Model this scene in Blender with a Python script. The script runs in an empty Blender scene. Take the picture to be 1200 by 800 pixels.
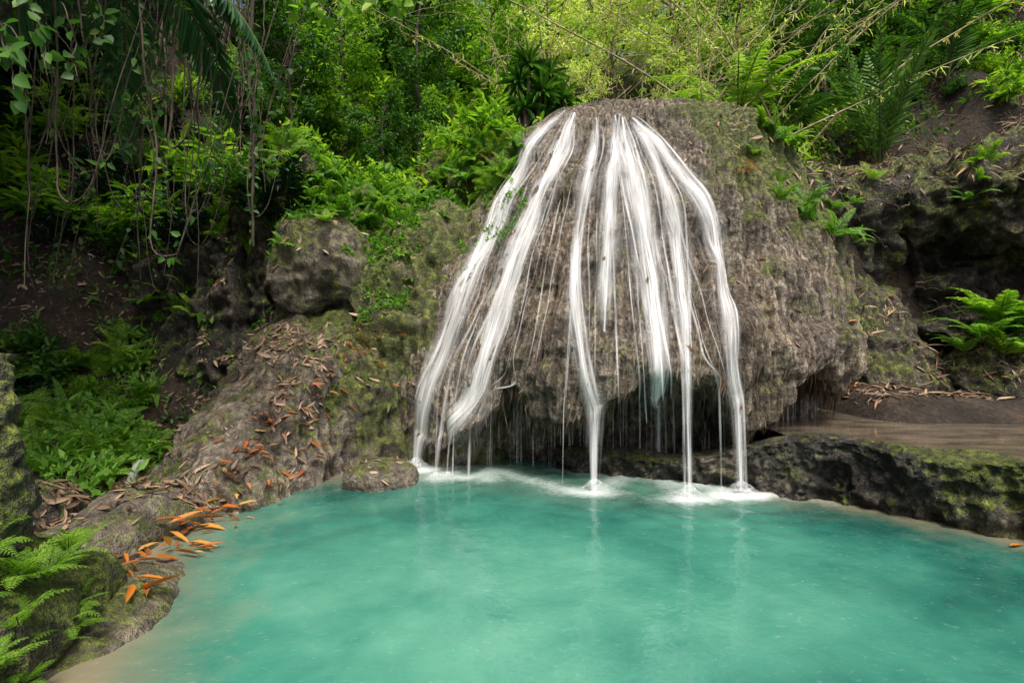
import bpy, math, random
import numpy as np
from mathutils import Vector, noise as mnoise
from mathutils.bvhtree import BVHTree
import bmesh
rng=np.random.default_rng(7); random.seed(7)
scene=bpy.context.scene; COL=scene.collection
scene.view_settings.view_transform='Standard'; scene.view_settings.look='None'; scene.view_settings.exposure=0
# ---------------------------------------------------------------- noise
_T=rng.random(65536)
def vn(P,seed=0):
    P=np.asarray(P,float); i=np.floor(P).astype(np.int64); f=P-i; f=f*f*f*(f*(f*6-15)+10)
    def h(a,b,c): return _T[((a*73856093)^(b*19349663)^(c*83492791)^(seed*2654435))&65535]
    x,y,z=i[...,0],i[...,1],i[...,2]; fx,fy,fz=f[...,0],f[...,1],f[...,2]
    def L(a,b,t): return a+(b-a)*t
    v=L(L(L(h(x,y,z),h(x+1,y,z),fx),L(h(x,y+1,z),h(x+1,y+1,z),fx),fy),
        L(L(h(x,y,z+1),h(x+1,y,z+1),fx),L(h(x,y+1,z+1),h(x+1,y+1,z+1),fx),fy),fz)
    return v*2-1
def fbm(P,o=4,seed=0):
    P=np.asarray(P,float); r=0; a=.5
    for k in range(o): r=r+a*vn(P*2**k+k*17.3,seed+k); a*=.5
    return r
def ridge(P,o=3,seed=0):
    P=np.asarray(P,float); r=0; a=.5
    for k in range(o): r=r+a*(1-2*np.abs(vn(P*2**k+k*11.7,seed+k))); a*=.5
    return r
def ss(a,b,x):
    t=np.clip((x-a)/(b-a),0,1); return t*t*(3-2*t)
def st(*a): return np.stack(a,-1)
def nrm(v): return v/np.maximum(np.linalg.norm(v,axis=-1,keepdims=True),1e-9)
# ---------------------------------------------------------------- materials
def newmat(name):
    m=bpy.data.materials.new(name); m.use_nodes=True; nt=m.node_tree; nt.nodes.clear(); return m,nt
def nd(nt,t,**k):
    n=nt.nodes.new(t)
    for a,b in k.items(): setattr(n,a,b)
    return n
def ramp(nt,fac,stops):
    r=nd(nt,'ShaderNodeValToRGB'); e=r.color_ramp.elements
    while len(e)<len(stops): e.new(.5)
    for s,(p,c) in zip(e,stops):
        s.position=p; s.color=(c,c,c,1) if not hasattr(c,'__len__') else (*c,1)
    nt.links.new(fac,r.inputs[0]); return r.outputs[0]
def mixc(nt,f,a,b,mode='MIX'):
    m=nd(nt,'ShaderNodeMix',data_type='RGBA',blend_type=mode)
    for s,v in ((m.inputs[0],f),(m.inputs[6],a),(m.inputs[7],b)):
        if hasattr(v,'is_output'): nt.links.new(v,s)
        elif hasattr(v,'__len__'): s.default_value=(*v,1)
        else: s.default_value=v
    return m.outputs[2]
def mth(nt,op,a,b=0):
    m=nd(nt,'ShaderNodeMath',operation=op)
    for s,v in ((m.inputs[0],a),(m.inputs[1],b)):
        if hasattr(v,'is_output'): nt.links.new(v,s)
        else: s.default_value=v
    return m.outputs[0]
def noise(nt,vec,scale,detail=5,rough=.6,dist=0):
    n=nd(nt,'ShaderNodeTexNoise'); n.inputs['Scale'].default_value=scale; n.inputs['Detail'].default_value=detail
    n.inputs['Roughness'].default_value=rough; n.inputs['Distortion'].default_value=dist
    nt.links.new(vec,n.inputs['Vector']); return n.outputs['Fac']
def mapping(nt,vec,scale):
    m=nd(nt,'ShaderNodeMapping'); m.inputs['Scale'].default_value=scale; nt.links.new(vec,m.inputs['Vector']); return m.outputs[0]
def out(nt,s):
    o=nd(nt,'ShaderNodeOutputMaterial'); nt.links.new(s,o.inputs[0])

def rock_mat(name,dark,mid,light,rough=.8,streak=.5,wet=0.,fine=.45):
    m,nt=newmat(name); g=nd(nt,'ShaderNodeNewGeometry'); pos=g.outputs['Position']
    a=noise(nt,pos,1.3,3,.65); b=noise(nt,mapping(nt,pos,(9,9,.7)),1.6,4,.75,.5); c=noise(nt,pos,13,4,.8)
    f=mixc(nt,streak,a,b); f=mixc(nt,fine,f,c)
    col=ramp(nt,f,[(.38,dark),(.5,mid),(.62,light)])
    col=mixc(nt,1.,col,ramp(nt,a,[(.35,(.5,.46,.42)),(.5,(1,1,1)),(.65,(1.12,1.05,.96))]),'MULTIPLY')
    at=nd(nt,'ShaderNodeAttribute',attribute_name='moss'); 
    sx=nd(nt,'ShaderNodeSeparateXYZ'); nt.links.new(g.outputs['Normal'],sx.inputs[0])
    d=noise(nt,pos,2.1,3,.7)
    mm=mth(nt,'ADD',mth(nt,'ADD',mth(nt,'MULTIPLY',sx.outputs[2],.14),d),mth(nt,'MULTIPLY',at.outputs['Fac'],.32))
    mm=mth(nt,'ADD',mm,mth(nt,'MULTIPLY',mth(nt,'SUBTRACT',c,.5),.7))
    mask=ramp(nt,mm,[(.66,0.),(.80,1.)])
    mc=ramp(nt,c,[(.36,(.022,.032,.006)),(.52,(.09,.12,.016)),(.66,(.24,.29,.04))])
    col=mixc(nt,mth(nt,'MULTIPLY',mask,.85),col,mc)
    pt=ramp(nt,g.outputs['Pointiness'],[(.43,.25),(.5,.92),(.56,1.45)])  # shade in hollows and light on ridges put into the rock colour
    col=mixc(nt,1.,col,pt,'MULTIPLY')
    p=nd(nt,'ShaderNodeBsdfPrincipled'); nt.links.new(col,p.inputs['Base Color'])
    rr=ramp(nt,b,[(.35,max(.2,rough-.35-wet)),(.65,rough)]); nt.links.new(rr,p.inputs['Roughness'])
    p.inputs['Specular IOR Level'].default_value=.45
    hh=mth(nt,'ADD',c,mth(nt,'MULTIPLY',b,.8))
    bp=nd(nt,'ShaderNodeBump'); bp.inputs['Strength'].default_value=1.; bp.inputs['Distance'].default_value=.08
    nt.links.new(hh,bp.inputs['Height']); nt.links.new(bp.outputs[0],p.inputs['Normal'])
    out(nt,p.outputs[0]); return m

def leaf_mat(name,stops,trans=.35,rough=.5):
    m,nt=newmat(name); g=nd(nt,'ShaderNodeNewGeometry'); oi=nd(nt,'ShaderNodeObjectInfo')
    r=mth(nt,'ADD',mth(nt,'MULTIPLY',g.outputs['Random Per Island'],.7),mth(nt,'MULTIPLY',oi.outputs['Random'],.3))
    col=ramp(nt,r,stops)
    p=nd(nt,'ShaderNodeBsdfPrincipled'); p.inputs['Roughness'].default_value=rough; p.inputs['Specular IOR Level'].default_value=.35
    nt.links.new(col,p.inputs['Base Color'])
    if trans<=0: out(nt,p.outputs[0]); return m
    t=nd(nt,'ShaderNodeBsdfTranslucent'); 
    tc=mixc(nt,1.,col,(1.4,1.5,.6),'MULTIPLY'); nt.links.new(tc,t.inputs[0])
    mx=nd(nt,'ShaderNodeMixShader'); mx.inputs[0].default_value=trans
    nt.links.new(p.outputs[0],mx.inputs[1]); nt.links.new(t.outputs[0],mx.inputs[2]); out(nt,mx.outputs[0]); return m
def bark_mat(name,c1,c2,sc=(8,8,1.5)):
    m,nt=newmat(name); g=nd(nt,'ShaderNodeNewGeometry')
    n=noise(nt,mapping(nt,g.outputs['Position'],sc),2,3,.7)
    col=ramp(nt,n,[(.35,c1),(.65,c2)]); p=nd(nt,'ShaderNodeBsdfPrincipled'); nt.links.new(col,p.inputs['Base Color']); p.inputs['Roughness'].default_value=.8
    out(nt,p.outputs[0]); return m

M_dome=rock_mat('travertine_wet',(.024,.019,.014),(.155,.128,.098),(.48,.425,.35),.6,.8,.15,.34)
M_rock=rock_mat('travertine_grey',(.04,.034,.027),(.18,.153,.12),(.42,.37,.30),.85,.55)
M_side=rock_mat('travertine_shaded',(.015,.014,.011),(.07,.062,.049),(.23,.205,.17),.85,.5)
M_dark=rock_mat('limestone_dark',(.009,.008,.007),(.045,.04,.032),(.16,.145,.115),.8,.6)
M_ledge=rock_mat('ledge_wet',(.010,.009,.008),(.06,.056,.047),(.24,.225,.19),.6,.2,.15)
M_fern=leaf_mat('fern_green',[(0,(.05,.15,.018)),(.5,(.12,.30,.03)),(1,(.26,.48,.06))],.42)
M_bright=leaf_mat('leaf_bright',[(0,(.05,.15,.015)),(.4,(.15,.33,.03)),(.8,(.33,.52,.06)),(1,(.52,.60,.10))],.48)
M_backlit_tint=leaf_mat('leaf_backlit_tint',[(0,(.18,.30,.05)),(.5,(.48,.60,.18)),(1,(.88,.88,.55))],.5)  # backlit glow of the far canopy put into the leaf colour
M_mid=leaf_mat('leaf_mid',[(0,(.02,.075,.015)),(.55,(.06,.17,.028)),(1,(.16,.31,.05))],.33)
M_darkleaf=leaf_mat('leaf_dark',[(0,(.006,.02,.010)),(.6,(.014,.05,.02)),(1,(.035,.09,.03))],0,.4)
M_dgreen=leaf_mat('leaf_deep_green',[(0,(.016,.06,.018)),(.6,(.04,.12,.035)),(1,(.09,.22,.06))],.2,.35)
M_litter=leaf_mat('leaf_litter',[(0,(.07,.045,.028)),(.4,(.2,.135,.085)),(.72,(.42,.3,.2)),(.88,(.34,.14,.055)),(1,(.6,.20,.03))],0)
M_orange=leaf_mat('leaf_orange',[(0,(.22,.09,.03)),(.4,(.50,.14,.02)),(.7,(.6,.26,.04)),(1,(.6,.4,.14))],.2)
M_red=leaf_mat('leaf_red',[(0,(.25,.06,.02)),(.5,(.5,.13,.025)),(1,(.4,.22,.08))],.2)
M_straw=leaf_mat('leaf_straw',[(0,(.25,.2,.08)),(.5,(.5,.45,.17)),(1,(.6,.62,.2))],.4)
M_bark=bark_mat('bark',(.02,.016,.012),(.09,.07,.05))
M_stem=bark_mat('stem_green',(.03,.06,.015),(.1,.13,.03))
M_vine=bark_mat('vine_bark',(.03,.023,.016),(.16,.12,.085))
M_bamboo=bark_mat('bamboo_culm',(.22,.18,.09),(.48,.40,.26),(2,2,6))
M_fibre=leaf_mat('root_fibre',[(0,(.035,.02,.012)),(.5,(.13,.085,.055)),(1,(.34,.26,.19))],0,.6)

# ---------------------------------------------------------------- mesh building
class Geo:
    def __init__(s): s.v=[];s.f=[];s.m=[];s.n=0
    def add(s,v,f,mi=0):
        v=np.asarray(v,float).reshape(-1,3); f=np.asarray(f,int).reshape(-1,4)
        s.v.append(v); s.f.append(f+s.n); s.m.append(np.full(len(f),mi)); s.n+=len(v)
    def arr(s): return np.concatenate(s.v),np.concatenate(s.f),np.concatenate(s.m)
SOL=[]
def mesh_from(name,V,F,mats,mi=None,smooth=True,attrs=None):
    me=bpy.data.meshes.new(name); k=F.shape[1]
    me.vertices.add(len(V)); me.vertices.foreach_set('co',V.astype(np.float32).ravel())
    me.loops.add(F.size); me.loops.foreach_set('vertex_index',F.astype(np.int32).ravel())
    me.polygons.add(len(F)); me.polygons.foreach_set('loop_start',np.arange(0,F.size,k,dtype=np.int32))
    me.polygons.foreach_set('loop_total',np.full(len(F),k,dtype=np.int32))
    for m in mats: me.materials.append(m)
    if mi is not None: me.polygons.foreach_set('material_index',mi.astype(np.int32))
    me.polygons.foreach_set('use_smooth',np.full(len(F),smooth))
    for a,val in (attrs or {}).items():
        at=me.attributes.new(a,'FLOAT','POINT'); at.data.foreach_set('value',np.asarray(val,np.float32).ravel())
    me.update(calc_edges=True); me.validate(); return me
def obj(name,me,loc=(0,0,0),parent=None,rot=None,scale=None):
    o=bpy.data.objects.new(name,me); COL.objects.link(o); o.location=loc
    if rot is not None: o.rotation_euler=rot
    if scale is not None: o.scale=(scale,)*3 if not hasattr(scale,'__len__') else scale
    if parent: o.parent=parent
    return o
def tag(o,label=None,cat=None,group=None,kind=None):
    if label:o['label']=label
    if cat:o['category']=cat
    if group:o['group']=group
    if kind:o['kind']=kind
    return o
def geo_obj(name,g,mats,origin=(0,0,0),smooth=True,parent=None,local=False):
    V,F,mi=g.arr(); o0=np.array(origin,float)
    me=mesh_from(name,V-(0 if local else o0),F,mats,mi,smooth)
    return obj(name,me,origin,parent)
def tube(pts,rad,sides=6):
    P=np.asarray(pts,float); n=len(P); R=np.broadcast_to(np.asarray(rad,float),(n,))
    T=nrm(np.gradient(P,axis=0)); ref=np.array([0,0,1.]) if abs(T[:,2]).mean()<.8 else np.array([1.,0,0])
    A=nrm(np.cross(T,ref)); B=np.cross(T,A); a=np.linspace(0,2*np.pi,sides,endpoint=False)
    V=P[:,None]+R[:,None,None]*(A[:,None]*np.cos(a)[None,:,None]+B[:,None]*np.sin(a)[None,:,None])
    i=np.arange(n-1)[:,None]*sides; j=np.arange(sides)[None]; k=(j+1)%sides
    F=np.stack([i+j,i+k,i+sides+k,i+sides+j],-1).reshape(-1,4); return V.reshape(-1,3),F
def leaves(P,D,N,L,W,fold=.25,droop=.1):
    P=np.asarray(P,float);D=nrm(np.asarray(D,float));N=np.asarray(N,float)
    N=nrm(N-D*(D*N).sum(-1,keepdims=True)); S=np.cross(D,N)
    n=len(P); L=np.broadcast_to(L,(n,))[:,None]; W=np.broadcast_to(W,(n,))[:,None]
    def at(t,s,d): return P+D*L*t+S*W*.5*s+N*(abs(s)*W*.5*fold-d*L)
    V=np.stack([P,at(.27,.95,0),at(.65,.72,droop*.3),at(1,0,droop),at(.65,-.72,droop*.3),at(.27,-.95,0)],1)
    b=np.arange(n)[:,None]*6; F=np.stack([b+np.array([0,1,2,3]),b+np.array([0,3,4,5])],1)
    return V.reshape(-1,3),F.reshape(-1,4)
def gridF(n,m,wrap=False):
    i=np.arange(n-1)[:,None]; j=np.arange(m if wrap else m-1)[None]; k=(j+1)%m
    return np.stack([i*m+j,i*m+k,(i+1)*m+k,(i+1)*m+j],-1).reshape(-1,4)

# ---------------------------------------------------------------- shoreline + terrain
POOL=np.array([(-2.15,2.2),(-2.3,2.9),(-2.65,3.4),(-3.0,4.25),(-3.1,5.3),(-3.0,6.1),(-2.3,6.5),(-1.9,7.4),(-1,8.4),(2.8,8.2),(2.9,5.8),(3.5,5.45),
               (4.3,4.5),(5,3.5),(5.6,2),(6,-4),(-1.6,-4),(-1.9,1)])
def sdpoly(x,y,poly=POOL):
    P=st(x,y); d=np.full(x.shape,1e9); ins=np.zeros(x.shape,bool); n=len(poly)
    for i in range(n):
        a=poly[i];b=poly[(i+1)%n];e=b-a; w=P-a
        t=np.clip((w@e)/(e@e),0,1); q=w-t[...,None]*e; d=np.minimum(d,np.linalg.norm(q,axis=-1))
        c=((a[1]>y)!=(b[1]>y))&(x<(b[0]-a[0])*(y-a[1])/(b[1]-a[1]+1e-12)+a[0]); ins^=c
    return np.where(ins,-d,d)
def H(x,y):
    x=np.asarray(x,float);y=np.asarray(y,float)
    sd=sdpoly(x,y)+.12*fbm(st(x*1.3,y*1.3,x*0),3,3)
    gl=.12+np.maximum(0,y-7.6)*1.25
    gc=ss(8.7,9.8,y)*5.3+np.maximum(0,y-10)*.5+np.maximum(0,y-12)*.45
    gr=.42+.42*ss(6.6,7.6,y)+ss(8.9,10.2,y)*2.9+np.maximum(0,y-10)*1.0
    wl=1-ss(-4.6,-2.6,x); wr=ss(5.6,7.2,x)
    wr2=ss(4.6,5.6,x); gcc=gc*(1-wr2)+np.maximum(gc,.42+.42*ss(6.6,7.6,y))*wr2
    h=gl*wl+gr*wr+gcc*(1-wl-wr)
    h=h+np.maximum(0,-x-7)*.8+np.maximum(0,x-8.5)*.7*ss(8,10,y)
    h=np.where(h>13,13+(h-13)*.08,h)
    n=fbm(st(x*.5,y*.5,x*0),4,1)*.9+fbm(st(x*2.2,y*2.2,x*0),4,2)*.4
    h=h+n*np.clip(.2+h*.35,.15,1.6)*ss(0,2,sd)*(1-.7*ss(4.5,5.5,x)*(1-ss(7.5,9,y)))
    f=np.where(sd>0,.03+1.1*sd,np.maximum(-.9,sd*.8))
    return np.minimum(h,f)
def axis(lo,hi,st_,far):
    c=np.arange(lo,hi,st_); o=[];d=st_*2;p=hi
    while p<far: o.append(p);p+=d;d*=1.35
    q=[];d=st_*2;p=lo-st_*2
    while p>-far: q.append(p);p-=d;d*=1.35
    return np.array(q[::-1]+list(c)+o)
xs=axis(-12,13,.11,170); ys=axis(0,18,.11,170)
X,Y=np.meshgrid(xs,ys,indexing='xy'); Z=H(X,Y)
GV=st(X,Y,Z).reshape(-1,3); GF=gridF(len(ys),len(xs))
m,nt=newmat('forest_ground'); g=nd(nt,'ShaderNodeNewGeometry'); pos=g.outputs['Position']
c=noise(nt,pos,14,4,.75); a=noise(nt,pos,1.3,3,.6)
col=ramp(nt,mixc(nt,.5,a,c),[(.38,(.012,.010,.007)),(.5,(.035,.026,.018)),(.64,(.10,.07,.045))])
p=nd(nt,'ShaderNodeBsdfPrincipled'); nt.links.new(col,p.inputs['Base Color']); p.inputs['Roughness'].default_value=.9
bp=nd(nt,'ShaderNodeBump'); bp.inputs['Distance'].default_value=.1; nt.links.new(c,bp.inputs['Height']); nt.links.new(bp.outputs[0],p.inputs['Normal']); out(nt,p.outputs[0])
M_ground=m
tag(obj('ground',mesh_from('ground',GV,GF,[M_ground])),kind='structure',label='brown leaf-strewn forest ground around the pool',cat='ground')
SOL.append((GV,GF))

# ---------------------------------------------------------------- waterfall rock
tab=np.array([# s z xl xr yf
(0,5.86,2.2,2.7,9.25),(.03,5.84,1.5,3.4,8.9),(.07,5.72,.85,4.0,8.5),(.13,5.35,.3,4.4,8.05),(.27,4.4,-.25,4.7,7.4),
(.45,3.2,-1.0,5.05,6.72),(.63,2.0,-1.6,5.3,6.2),(.76,1.35,-1.92,5.4,5.98),(.84,.95,-2.0,5.25,5.98),
(.87,.92,-1.95,5.1,6.15),(.91,1.05,-1.7,4.9,6.9),(1.,-.45,-1.5,4.7,7.6)])
ns,ntht=480,900
S=np.linspace(0,1,ns); TH=np.radians(np.linspace(-35,215,ntht))
ti=[np.interp(S,tab[:,0],tab[:,i]) for i in range(1,5)]
ker=np.hanning(19);ker/=ker.sum()
def sm(a): return np.convolve(np.pad(a,9,mode='edge'),ker,'valid')
z,xl,xr,yf=[sm(a) for a in ti]
yc=9.35; xc=(xl+xr)/2; aa=(xr-xl)/2; bb=yc-yf
c_,s_=np.cos(TH),np.sin(TH)
X=xc[:,None]+aa[:,None]*np.sign(c_)*np.abs(c_)**.92; Y=yc-bb[:,None]*np.sign(s_)*np.abs(s_)**.92
Zb=np.repeat(z[:,None],ntht,1)
u=TH[None,:]*3.6+0*X; Sg=S[:,None]+0*X
lip=fbm(st(u*1.1,u*0,u*0+3),3,5)*.5+ridge(st(u*3.2,u*0,u*0+1),3,6)*.26-.26*np.exp(-((TH[None,:]-math.radians(105))/.13)**2)+.05*ss(.9,.5,TH)[None,:]-.62*ss(1.98,2.3,TH)[None,:]
Zb=Zb+lip*ss(.6,.84,Sg)*(1-ss(.93,1,Sg))
B=st(X,Y,Zb); dirv=nrm(st(X-xc[:,None],(Y-yc),0*X+.25))
amp=ss(.0,.25,Sg)
rib=ridge(st(u*1.25+.2*fbm(B*.9,2,9),Zb*.16,u*0),3,11)*.26+ridge(st(u*4+.35*fbm(B*1.5,2,8),Zb*.25,u*0),2,12)*.17+ridge(st(u*8+.3*fbm(B*2,2,7),Zb*.35,u*0),2,17)*.05
lum=fbm(B*.75,3,13)*.34+fbm(B*3.2,3,14)*.11+ridge(B*5,3,15)*.035+fbm(B*16,2,18)*.02
tl=np.sin(Zb*5.2+fbm(B*1.2,2,16)*5)*.03
disp=rib*(.25+.75*amp)+lum*(.5+.5*amp)+tl*amp+(.035*ridge(st(u*15+fbm(B*3,2,4)*.6,Zb*.9,u*0),2,19))*ss(0,.1,Sg)
B=B+dirv*disp[...,None]; B[0]=B[0].mean(0)
moss=.0+1.5*ss(1.5,1.22,TH)[None,:]*ss(.05,.13,Sg)*(1-ss(.22,.5,Sg))+.5*ss(1.15,.7,TH)[None,:]+.95*ss(2.4,2.8,TH)[None,:]
moss=np.clip(moss*(1-ss(.8,.86,Sg)),0,1.5)
DV=B.reshape(-1,3);DF=gridF(ns,ntht)
o0=np.array([2.0,7.5,0])
dome=obj('waterfall_rock',mesh_from('waterfall_rock',DV-o0,DF,[M_dome],attrs={'moss':moss}),o0)
tag(dome,'bell-shaped brown travertine rock draped with flowing water','rock')
DB=BVHTree.FromPolygons(DV.tolist(),DF.tolist()); SOL.append((DV,DF))
g=Geo(); li=np.argmin(np.where(Sg<.93,B[...,2],9),0)
li=np.clip(li,25,ns-1)
n=9500; ii=rng.integers(60,ntht-60,n); k=np.clip(li[ii]-rng.integers(0,34,n),0,ns-1)
P=B[k,ii]+rng.normal(0,.014,(n,3)); L=rng.uniform(.04,.18,n)*(1+1.4*(rng.random(n)<.12))
D=st(rng.normal(0,.08,n),rng.normal(0,.08,n),-np.ones(n)); g.add(*leaves(P,D,dirv[k,ii]+rng.normal(0,.6,(n,3)),L,rng.uniform(.005,.016,n)))
n=18000; ii=rng.integers(60,ntht-90,n); k=(rng.beta(2.4,1.1,n)*ns*.8).astype(int)+20; k=np.minimum(k,int(ns*.83))
P=B[k,ii]+dirv[k,ii]*.005; T=B[np.minimum(k+4,ns-1),ii]-B[k,ii]
thd=np.degrees(TH[ii]); cl=(vn(st(P[:,0]*2.5,P[:,1]*2.5,P[:,2]*.6),77)>.1)&(thd>66)&(thd<140); P=P[cl];T=T[cl];Dn=dirv[k,ii][cl]; n=len(P)
g.add(*leaves(P,T+rng.normal(0,.006,(n,3)),Dn,rng.uniform(.05,.2,n),rng.uniform(.004,.009,n),.3,-.03))
fr=geo_obj('root_fringe',g,[M_fibre],o0,parent=None); fr.parent=dome; fr.location=(0,0,0); fr['kind']='stuff'

# ---------------------------------------------------------------- other rocks
def rock(name,c,r,seed,mat,label,amp=.25,flute=.1,moss=.4,sub=6,rotz=0,blk=.0,lean=(0,0),crag=.1,solid=True):
    bm=bmesh.new(); bmesh.ops.create_icosphere(bm,subdivisions=sub,radius=1)
    V=np.array([v.co[:] for v in bm.verts]);F=np.array([[v.index for v in f.verts] for f in bm.faces]);bm.free()
    U=V.copy(); V=np.sign(V)*np.abs(V)**(1-blk); r=np.array(r,float); V=V*r
    V[:,0]+=lean[0]*V[:,2];V[:,1]+=lean[1]*V[:,2]
    cz,sz=math.cos(rotz),math.sin(rotz); R=np.array([[cz,-sz,0],[sz,cz,0],[0,0,1]]); V=V@R.T; Nn=nrm((U/r)@R.T)
    W=V+np.array(c); q=W/ r.min()*.8; sc=min(1,r.min())
    d=fbm(q*1.0,4,seed)*amp*1.4+ridge(q*2.6,3,seed+3)*amp*.35
    wr=W+fbm(W*1.5,2,seed+9)[:,None]*.5
    cr=(ridge(wr*1.4,4,seed+5)*crag+ridge(st(W[:,0]*3,W[:,1]*3,W[:,2]*4.5)+1.,3,seed+6)*crag*.35+fbm(W*9,3,seed+8)*.04)*sc
    fl=ridge(st(W[:,0]*2.6+W[:,1]*1.3,W[:,1]*2.6,W[:,2]*.5)+fbm(W*1.2,2,seed)[:,None]*.4,3,seed+7)*flute
    W=W+Nn*(d*r.min()+cr+fl*(1-np.abs(Nn[:,2])))[:,None]
    me=mesh_from(name,W-np.array(c),F,[mat],attrs={'moss':moss*np.ones(len(W))})
    o=obj(name,me,c); tag(o,label,'rock')
    if solid: SOL.append((W,F))
    return o
rock('mossy_rock',(-1.35,9.2,.6),(1.7,2.0,3.3),21,M_rock,'tall mossy grey rock face beside the waterfall',.2,.3,1.0,7,.1,crag=.18)
rock('mossy_rock',(-2.6,9.6,1.8),(1.6,1.4,2.7),29,M_rock,'mossy rock shelf overgrown with ferns',.25,.25,.9,7,.1,crag=.2)
rock('rock_mound',(-3.3,7.8,-.3),(1.2,2.3,2.55),22,M_rock,'smooth travertine mound with dry leaves on it',.2,.2,.35,7,.12,crag=.08,lean=(.1,.15))
rock('rock_mound',(-2.45,8.15,-.1),(1.1,1.4,2.35),27,M_rock,'travertine shoulder with leaf litter by the pool',.22,.24,.75,7,.1,crag=.1)
rock('rock_mound',(-2.9,8.6,1.3),(1.0,.95,1.75),58,M_rock,'grey travertine flank supporting a boulder',.22,.2,.6,7,.1,crag=.14)
rock('rock_mound',(-3.25,6.2,-.3),(.75,1.3,1.45),55,M_rock,'sloping fluted travertine foot of the mound',.2,.18,.2,7,.15,crag=.07,lean=(0,.25))
rock('boulder',(-2.9,8.0,2.85),(.68,.66,.64),23,M_rock,'blocky brown boulder perched on the rock mound',.3,.08,.5,6,.3,.25,crag=.14)
rock('pool_boulder',(-1.56,6.12,.05),(.42,.28,.21),24,M_rock,'small flat pale boulder standing in turquoise water',.2,.02,.2,6,.3,.15,crag=.1)
rock('bank_rock',(-3.35,4.9,-.2),(.5,1.4,.55),25,M_rock,'low travertine bank rock sloping into the pool',.22,.08,.15,6,-.1,crag=.08)
rock('bank_rock',(-2.75,3.1,-.2),(.6,1.0,.34),26,M_rock,'pale flat rock at the water edge under ferns',.2,.02,.3,6,.1)
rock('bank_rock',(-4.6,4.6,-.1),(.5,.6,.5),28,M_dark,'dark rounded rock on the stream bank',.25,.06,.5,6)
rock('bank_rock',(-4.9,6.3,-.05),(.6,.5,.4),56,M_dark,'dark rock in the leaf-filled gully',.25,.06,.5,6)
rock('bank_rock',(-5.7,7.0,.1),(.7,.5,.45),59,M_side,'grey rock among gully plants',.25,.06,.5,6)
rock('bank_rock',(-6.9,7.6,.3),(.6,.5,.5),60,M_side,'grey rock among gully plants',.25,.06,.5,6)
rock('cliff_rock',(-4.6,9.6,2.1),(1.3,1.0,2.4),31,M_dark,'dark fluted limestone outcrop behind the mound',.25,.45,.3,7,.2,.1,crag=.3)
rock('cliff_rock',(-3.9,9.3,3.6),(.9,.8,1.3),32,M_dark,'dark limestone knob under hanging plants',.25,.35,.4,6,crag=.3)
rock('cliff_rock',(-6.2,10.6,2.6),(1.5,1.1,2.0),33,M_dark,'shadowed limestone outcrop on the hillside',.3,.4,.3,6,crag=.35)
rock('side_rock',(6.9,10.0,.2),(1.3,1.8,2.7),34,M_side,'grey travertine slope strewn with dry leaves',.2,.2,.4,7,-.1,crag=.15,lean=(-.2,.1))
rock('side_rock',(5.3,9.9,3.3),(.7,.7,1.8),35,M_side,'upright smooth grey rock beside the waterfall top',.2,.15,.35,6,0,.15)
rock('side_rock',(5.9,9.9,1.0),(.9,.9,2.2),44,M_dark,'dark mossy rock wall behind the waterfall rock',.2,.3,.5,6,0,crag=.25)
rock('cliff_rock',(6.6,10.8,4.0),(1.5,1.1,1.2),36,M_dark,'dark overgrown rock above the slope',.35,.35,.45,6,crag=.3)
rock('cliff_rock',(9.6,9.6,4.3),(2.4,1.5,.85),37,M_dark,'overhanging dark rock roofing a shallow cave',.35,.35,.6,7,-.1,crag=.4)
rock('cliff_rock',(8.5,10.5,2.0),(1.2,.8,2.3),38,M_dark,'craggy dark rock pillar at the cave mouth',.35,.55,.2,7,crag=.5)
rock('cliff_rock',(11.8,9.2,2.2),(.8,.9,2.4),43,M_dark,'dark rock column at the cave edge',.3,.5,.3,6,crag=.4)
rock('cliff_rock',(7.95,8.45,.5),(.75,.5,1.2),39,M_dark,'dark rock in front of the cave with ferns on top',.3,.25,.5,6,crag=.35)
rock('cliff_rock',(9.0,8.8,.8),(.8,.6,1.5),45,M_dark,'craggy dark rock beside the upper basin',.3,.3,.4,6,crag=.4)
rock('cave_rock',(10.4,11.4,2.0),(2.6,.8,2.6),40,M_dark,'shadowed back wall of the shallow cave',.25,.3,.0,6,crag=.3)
rock('cliff_rock',(-.6,10.3,4.6),(1.2,.9,1.0),41,M_dark,'mossy rock at the head of the waterfall',.3,.2,1.,6)
# ledge / dam
path=np.array([(.6,7.0),(1.0,6.8),(1.5,6.6),(2.2,6.4),(2.75,6.05),(3.2,5.75),(3.6,5.5),(4.05,5.0),(4.5,4.5),(5,3.75),(5.5,2.8),(5.9,1.5),(6.1,0)])
d=np.r_[0,np.cumsum(np.linalg.norm(np.diff(path,axis=0),axis=1))]; nu=620; U=np.linspace(0,d[-1],nu)
px=sm(np.interp(U,d,path[:,0]));py=sm(np.interp(U,d,path[:,1])); T=nrm(st(np.gradient(px),np.gradient(py))); Nn=st(T[:,1],-T[:,0])
if Nn[300,1]>0: Nn=-Nn
top=.26+.38*ss(1.4,3.2,U)
sec=np.array([(-.05,-.6),(.10,-.25),(.12,.1),(.14,.45),(.17,.8),(.15,.95),(.05,1.0),(-.12,1.0),(-.3,.97),(-.42,.6),(-.55,.2)])
nv=150; q=np.linspace(0,len(sec)-1,nv); so=np.interp(q,np.arange(len(sec)),sec[:,0]);sz=np.interp(q,np.arange(len(sec)),sec[:,1])
Bx=px[:,None]+Nn[:,0:1]*so;By=py[:,None]+Nn[:,1:2]*so;Bz=np.where(sz[None]>0,sz[None]*top[:,None],sz[None]+0*px[:,None])
B2=st(Bx,By,Bz); ou=np.stack([np.repeat(Nn[:,0:1],nv,1),np.repeat(Nn[:,1:2],nv,1),0*Bx],-1)
front=1-ss(.45,.62,np.linspace(0,1,nv))[None]
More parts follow.
